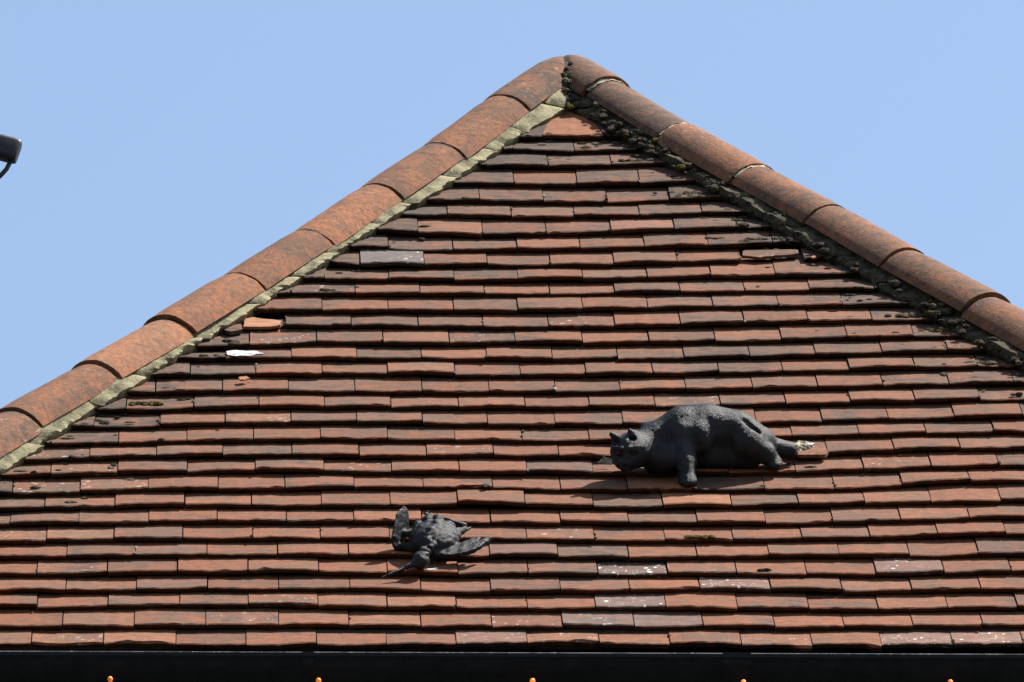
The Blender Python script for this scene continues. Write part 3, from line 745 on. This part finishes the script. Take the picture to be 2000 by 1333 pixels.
for i, (x, z, st) in enumerate(glints):
    mb = emis('amber_glint', (1.0, 0.24, 0.012), st * .30)
    b_ = lathe('lamp_glint', [(.001, .0058), (.0035, .005), (.0056, .0026), (.0064, 0), (.0058, -.003), (.0044, -.006), (.0042, -.0135)][::-1], mb, lights, loc=(x, 0, z + .17))
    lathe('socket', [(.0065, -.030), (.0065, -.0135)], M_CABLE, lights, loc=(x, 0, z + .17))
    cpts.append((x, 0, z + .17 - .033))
    if i < len(glints) - 1:
        x2, z2, _ = glints[i + 1]
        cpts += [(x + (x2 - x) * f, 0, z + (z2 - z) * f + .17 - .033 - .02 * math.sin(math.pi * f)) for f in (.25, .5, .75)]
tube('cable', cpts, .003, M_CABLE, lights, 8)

# ------------------------------------------------------------------ lamp at the left edge
LP = Vector((-1.041, -5.228, -1.653))
lamp = empty('street_lamp', (LP.x - .62, LP.y, GROUND)); tag(lamp, 'dark lamp head with a curved bracket poking in against the sky at the left edge', 'lamp')
M_LAMP = simple_mat('lamp_paint', (0.012, 0.013, 0.018), (0.02, 0.021, 0.026), 50, 0.45, 0.0005)
lo = Vector(lamp.location)
ca, sa = math.cos(rad(-17)), math.sin(rad(-17))
def lp(x, y, z):                                     # lamp-head frame: x along the head, tilted down to the right
    return Vector((LP.x + .016 + x * ca - z * sa, LP.y + y, LP.z + .012 + x * sa + z * ca)) - lo
V = []; F = []
sec = []
for (cy, cz, a0) in ((.006, .009, 0), (-.006, .009, 90), (-.006, -.018, 180), (.006, -.018, 270)):
    for k in range(5):
        aa = rad(a0 + k * 22.5); sec.append((cy + math.cos(aa) * .008, cz + math.sin(aa) * .008))
cols_ = [(-.36, 1), (-.012, 1), (-.006, .985), (-.002, .94), (0, .86)]
for x, sc in cols_:
    for (y, z) in sec: V.append(lp(x, y * sc, -.006 + (z + .006) * sc))
w = len(sec)
for j in range(len(cols_) - 1):
    for k in range(w): F.append((j * w + k, j * w + (k + 1) % w, (j + 1) * w + (k + 1) % w, (j + 1) * w + k))
F.append(tuple(range(w))[::-1]); F.append(tuple((len(cols_) - 1) * w + k for k in range(w)))
mesh_obj('housing', V, F, M_LAMP, lamp, smooth=True).data.set_sharp_from_angle(angle=rad(40))
gm, nt_, gb = new_mat('lamp_glass'); gb.inputs['Base Color'].default_value = (.75, .9, .85, 1); gb.inputs['Transmission Weight'].default_value = 1; gb.inputs['Roughness'].default_value = .05
V = [lp(x, y, z) for z in (-.0265, -.031) for (x, y) in ((-.34, -.01), (-.03, -.01), (-.03, .01), (-.34, .01))]
mesh_obj('lens', V, [(0, 1, 2, 3), (7, 6, 5, 4), (0, 4, 5, 1), (1, 5, 6, 2), (2, 6, 7, 3), (3, 7, 4, 0)], gm, lamp)
yk = [lp(-.008 - .22 * (1 - math.cos(q)) / 2, 0, -.026 - .085 * math.sin(q)) for q in np.linspace(0, math.pi, 17)]
tube('bracket', yk, .0042, M_LAMP, lamp, 10)
arm = [yk[9] + Vector((0, 0, -.002)), yk[9] + Vector((-.08, 0, -.10)), Vector((0, 0, (yk[9] + Vector((-.08, 0, -.35))).z))]
tube('arm', arm, .016, M_LAMP, lamp, 12)
tube('pole', [(0, 0, 0), (0, 0, 1.2), (0, 0, 1.22), (0, 0, arm[2].z + .05)], .05, M_LAMP, lamp, 16, rs=[.08, .08, .055, .035])

# ------------------------------------------------------------------ sculptures: one closed surface each, from blended volumes
def sd_ell(X, c, r, Rm=None):
    p = X - np.array(c, dtype=np.float32)
    if Rm is not None: p = p @ np.array(Rm, dtype=np.float32).T
    r = np.array(r, dtype=np.float32)
    k0 = np.linalg.norm(p / r, axis=-1); k1 = np.linalg.norm(p / (r * r), axis=-1) + 1e-9
    return k0 * (k0 - 1) / k1
def sd_cap(X, a, b, ra, rb):
    a = np.array(a, dtype=np.float32); b = np.array(b, dtype=np.float32)
    ba = b - a; pa = X - a
    h = np.clip(pa @ ba / (ba @ ba), 0, 1)
    return np.linalg.norm(pa - h[..., None] * ba, axis=-1) - (ra + (rb - ra) * h)
def smin(a, b, k):
    h = np.clip(.5 + .5 * (b - a) / k, 0, 1)
    return b + (a - b) * h - k * h * (1 - h)
def smax(a, b, k): return -smin(-a, -b, k)
def surface_net(fn, lo_, hi_, step):
    ax = [np.arange(lo_[i], hi_[i] + step, step, dtype=np.float32) for i in range(3)]
    G = np.stack(np.meshgrid(*ax, indexing='ij'), -1); D = fn(G)
    nx, ny, nz_ = D.shape
    c = [(i, j, k) for i in (0, 1) for j in (0, 1) for k in (0, 1)]
    sub = lambda i, j, k: D[i:nx - 1 + i, j:ny - 1 + j, k:nz_ - 1 + k]
    acc = np.zeros((nx - 1, ny - 1, nz_ - 1, 3), np.float32); cnt = np.zeros((nx - 1, ny - 1, nz_ - 1), np.float32)
    for a_ in c:
        for d in range(3):
            if a_[d]: continue
            b_ = list(a_); b_[d] = 1
            da, db = sub(*a_), sub(*b_)
            m = (da < 0) != (db < 0)
            t_ = np.where(m, da / np.where(m, da - db, 1), 0)
            pos = np.zeros((*da.shape, 3), np.float32) + np.array(a_, np.float32); pos[..., d] += t_
            acc += pos * m[..., None]; cnt += m
    act = cnt > 0
    idx = -np.ones(act.shape, int); idx[act] = np.arange(act.sum())
    I = np.argwhere(act)
    V = (I + acc[act] / cnt[act][:, None]) * step + np.array(lo_)
    F = []
    for d in range(3):
        e1, e2 = [(1, 2), (2, 0), (0, 1)][d]
        sl0 = [slice(None)] * 3; sl1 = [slice(None)] * 3
        sl0[d] = slice(0, -1); sl1[d] = slice(1, None)
        ch = (D[tuple(sl0)] < 0) != (D[tuple(sl1)] < 0)
        pos = D[tuple(sl0)] < 0
        Q = np.argwhere(ch)
        Q = Q[(Q[:, e1] > 0) & (Q[:, e2] > 0) & (Q[:, e1] < act.shape[e1]) & (Q[:, e2] < act.shape[e2])]
        flip = pos[tuple(Q.T)]
        def at(o1, o2):
            q = Q.copy(); q[:, e1] -= o1; q[:, e2] -= o2; return idx[tuple(q.T)]
        quad = np.stack([at(1, 1), at(0, 1), at(0, 0), at(1, 0)], 1)
        quad = np.where(flip[:, None], quad, quad[:, ::-1])
        F.append(quad)
    F = np.concatenate(F); F = F[(F >= 0).all(1)]
    return V, F.tolist()

def cat_sdf(X):
    d = sd_cap(X, (-120, -5, 68), (-60, 14, 82), 43, 56)
    for a_, b_, ra, rb in (((-60, 14, 82), (0, 22, 83), 56, 57), ((0, 22, 83), (70, 18, 73), 57, 53), ((70, 18, 73), (128, 8, 48), 53, 42)):
        d = smin(d, sd_cap(X, a_, b_, ra, rb), 8)
    d = smin(d, sd_cap(X, (-70, -14, 30), (104, -12, 26), 41, 36), 16)
    d = smin(d, sd_ell(X, (-22, -16, 74), (44, 50, 50)), 12)                 # ribs
    d = smin(d, sd_ell(X, (-62, -28, 80), (30, 30, 42)), 12)                 # shoulder
    d = smin(d, sd_ell(X, (98, -14, 54), (44, 42, 50)), 10)                  # haunch
    d = smin(d, sd_cap(X, (92, -24, 62), (142, -32, 36), 33, 25), 10)
    d = smin(d, sd_cap(X, (142, -32, 36), (160, -36, 20), 24, 19), 9)
    d = smin(d, sd_ell(X, (164, -40, 15), (21, 27, 15)), 6)                  # hind paw
    d = smax(d, -sd_cap(X, (90, -10, 119), (122, -18, 87), 6.5, 6.5), 9)         # hollow behind the hip bone
    d = smax(d, -sd_cap(X, (26, -70, 104), (32, -80, 44), 24, 27), 16)        # waist
    d = smin(d, sd_cap(X, (-62, -40, 72), (-58, -92, 42), 30, 26), 12)       # near fore leg
    d = smin(d, sd_cap(X, (-58, -92, 42), (-54, -128, 18), 26, 21), 6)
    d = smin(d, sd_ell(X, (-54, -138, 14), (24, 27, 16)), 6)
    for dx in (-9, 3):
        d = smax(d, -sd_cap(X, (-53 + dx, -170, 20), (-53 + dx, -152, 25), 2.2, 1.5), 3)
    d = smin(d, sd_ell(X, (-110, -46, 36), (58, 52, 46)), 14)
    d = smin(d, sd_cap(X, (-112, -30, 30), (-132, -62, 14), 24, 17), 12)      # far fore leg, folded
    d = smin(d, sd_ell(X, (-148, 18, 82), (18, 18, 18)), 10)                 # far shoulder blade
    hd = sd_ell(X, (-189, -58, 57), (52, 48, 45))
    hd = smin(hd, sd_cap(X, (-118, -5, 68), (-168, -42, 60), 42, 37), 14)
    hd = smin(hd, sd_ell(X, (-203, -84, 40), (31, 24, 23)), 8)               # cheeks
    hd = smin(hd, sd_ell(X, (-206, -98, 45), (17, 18, 13)), 6)               # muzzle
    hd = smin(hd, sd_ell(X, (-208, -104, 33), (13, 12, 9)), 5)               # chin
    hd = smin(hd, sd_cap(X, (-203, -92, 72), (-208, -110, 54), 7, 6), 6)     # bridge of the nose
    hd = smin(hd, sd_ell(X, (-208, -115, 50), (7, 5, 4)), 2)
    for ex in (-186, -222):
        hd = smax(hd, -sd_ell(X, (ex, -104, 68), (10, 9, 7)), 5)
        hd = smin(hd, sd_ell(X, (ex, -96, 68), (6.5, 6.5, 6)), 1.2)
    hd = smin(hd, sd_cap(X, (-168, -84, 80), (-196, -96, 81), 7, 6), 5)      # brows
    hd = smin(hd, sd_cap(X, (-214, -94, 80), (-232, -82, 76), 6, 6), 5)
    hd = smin(hd, sd_cap(X, (-177, -48, 82), (-193, -52, 108), 21, 6), 5)  # ears
    hd = smax(hd, -sd_cap(X, (-188, -70, 90), (-195, -65, 106), 12, 4), 3)
    hd = smin(hd, sd_cap(X, (-216, -48, 78), (-238, -52, 99), 20, 6), 5)
    hd = smax(hd, -sd_cap(X, (-230, -69, 85), (-240, -65, 97), 11, 4), 3)
    d = smin(d, hd, 9)
    tl = sd_cap(X, (140, 8, 38), (214, 16, 22), 28, 21)
    tl = smax(tl, X[..., 0] - 219, 3)
    d = smin(d, tl, 10)
    d = smax(d, -(X[..., 2] + 14), 2)
    return d + nc1(X) * .8 + nc2(X) * .45 + nc3(X) * .5
nc1, nc2, nc3 = Noise(31, .075), Noise(32, .22, 14), Noise(33, .62, 16)
wl = Vector((.24, .74, .63)).normalized(); wnn = Vector((.80, -.28, .46)); wnn = (wnn - wl * wnn.dot(wl)).normalized(); ww = wnn.cross(wl)
WR = [list(wl), list(ww), list(wnn)]
def sd_poly(X, poly):                                 # distance to a polygon in the xy plane
    x, y = X[..., 0], X[..., 1]
    d = np.full(x.shape, 1e9, np.float32); ins = np.zeros(x.shape, bool)
    for i in range(len(poly)):
        (ax, ay), (bx, by) = poly[i], poly[i - 1]
        ex, ey = bx - ax, by - ay; wx, wy = x - ax, y - ay
        t_ = np.clip((wx * ex + wy * ey) / (ex * ex + ey * ey), 0, 1)
        d = np.minimum(d, (wx - ex * t_) ** 2 + (wy - ey * t_) ** 2)
        c_ = ((ay > y) != (by > y)) & (x < (bx - ax) * (y - ay) / (by - ay if by != ay else 1e-6) + ax)
        ins ^= c_
    return np.where(ins, -1, 1) * np.sqrt(d)
WING = [(4, -111), (35, -124), (66, -126), (95, -113), (120, -92), (148, -50), (143, -43), (128, -56), (113, -68), (123, -43), (116, -39), (95, -52), (66, -66), (30, -70)]
def bird_sdf(X):
    d = sd_ell(X, (10, -34, 31), (60, 68, 37))
    for c_, r_ in (((-28, 0, 44), 16), ((-6, 16, 50), 16), ((18, 18, 50), 17), ((44, -2, 42), 18), ((58, -22, 30), 16), ((16, -24, 58), 15), ((44, -48, 40), 18), ((0, -54, 56), 14), ((-20, -30, 52), 13), ((22, -72, 40), 16), ((-8, -84, 44), 14), ((-36, -34, 36), 14)):
        d = smin(d, np.linalg.norm(X - np.array(c_, np.float32), axis=-1) - r_, 2.5)
    d = smin(d, sd_cap(X, (-8, -92, 28), (-24, -136, 24), 16, 14), 5)
    for c_, r_ in (((-2, -104, 36), 11), ((-20, -112, 34), 10), ((-12, -124, 36), 9), ((6, -96, 40), 10)):
        d = smin(d, np.linalg.norm(X - np.array(c_, np.float32), axis=-1) - r_, 2.5)
    d = smin(d, sd_ell(X, (-26, -150, 25), (21, 24, 21)), 4)
    d = smin(d, sd_ell(X, (-14, -146, 40), (9, 10, 6)), 3)
    d = smin(d, sd_cap(X, (-40, -164, 24), (-70, -182, 17), 9, 5.5), 5)
    d = smin(d, sd_cap(X, (-70, -182, 17), (-121, -212, 10), 5.5, 1.5), 3)
    wing = sd_ell(X, (-72, -6, 42), (60, 29, 5.0), WR)
    wing = smin(wing, sd_cap(X, (-60, -6, 30), (-30, -16, 26), 8, 14), 6)
    d = smin(d, wing, 2.5)
    d = smin(d, sd_cap(X, (-74, -36, 8), (-30, -50, 12), 9, 20), 8)
    zc = 20 + .09 * X[..., 0] + .05 * (X[..., 1] + 90)
    wg = smax(sd_poly(X, WING), np.abs(X[..., 2] - zc) - 6.5, 4)
    rib = sd_cap(X, (10, -104, 26), (118, -88, 34), 5, 3)
    wg = smin(wg, rib, 4)
    wg = smax(wg, -sd_cap(X, (60, -84, 38), (112, -66, 40), 3, 3), 3)
    d = smin(d, wg, 2.5)
    d = smin(d, sd_cap(X, (54, -2, 26), (97, 50, 17), 14, 4), 4)
    d = smin(d, sd_cap(X, (20, 60, 44), (84, 48, 24), 4.0, 8), 3)
    d = smin(d, sd_cap(X, (8, 24, 56), (-10, 38, 60), 6, 4), 3)
    for tx, ty, tz in ((-20, 44, 62), (-14, 50, 57), (-4, 46, 64), (6, 46, 60)):
        d = smin(d, sd_cap(X, (-9, 38, 59), (tx, ty, tz), 3.5, 2.2), 1.5)
    return d + nb1(X) * .9 + nb2(X) * 1.0 + nc3(X) * .5
nb1, nb2 = Noise(41, .16), Noise(42, .34, 14)
def sculpt(name, fn, lo_, hi_, step, u, v, n):
    V, F = surface_net(fn, lo_, hi_, step)
    o = mesh_obj(name, V * .001, F, M_STATUE, None, smooth=True, loc=RP(u, v, n), rot=ROT)
    return o
cat = sculpt('cat_sculpture', cat_sdf, (-270, -190, -16), (236, 96, 152), 3.0, .509, 1.042, -.004)
tag(cat, 'black cat sculpture crouching on the tiles, head lowered to the left', 'sculpture')
bird = sculpt('bird_sculpture', bird_sdf, (-136, -226, -8), (164, 84, 100), 2.5, -.183, .570, -.002)
tag(bird, 'black dead bird sculpture lying on its back with spread wings and long beak', 'sculpture')
# cement bedding at the cat's tail
V, F = surface_net(lambda X: sd_ell(X, (0, 0, 0), (30, 26, 12)) + nb1(X * 1.3) * 3.5 + nb2(X * 1.4) * 2.2, (-44, -40, -18), (44, 40, 20), 2.5)
mesh_obj('cement_bedding', V * .001, F, M_RUBBLE, roof, smooth=True, loc=RP(.748, 1.112, .002), rot=ROT)
# dry leaf caught under the chin
lf = shard('dry_leaf', [(.2367, 1.0128), (.2538, 1.0365), (.2753, 1.0257), (.2745, 1.0104)], .010, .0012, simple_mat('dry_leaf', (.008, .0065, .0045), (.016, .013, .008), 60, .8, .001), parent=None, tiltv=-.45)
tag(lf, 'small dark dry leaf caught beside the cat chin', 'leaf')
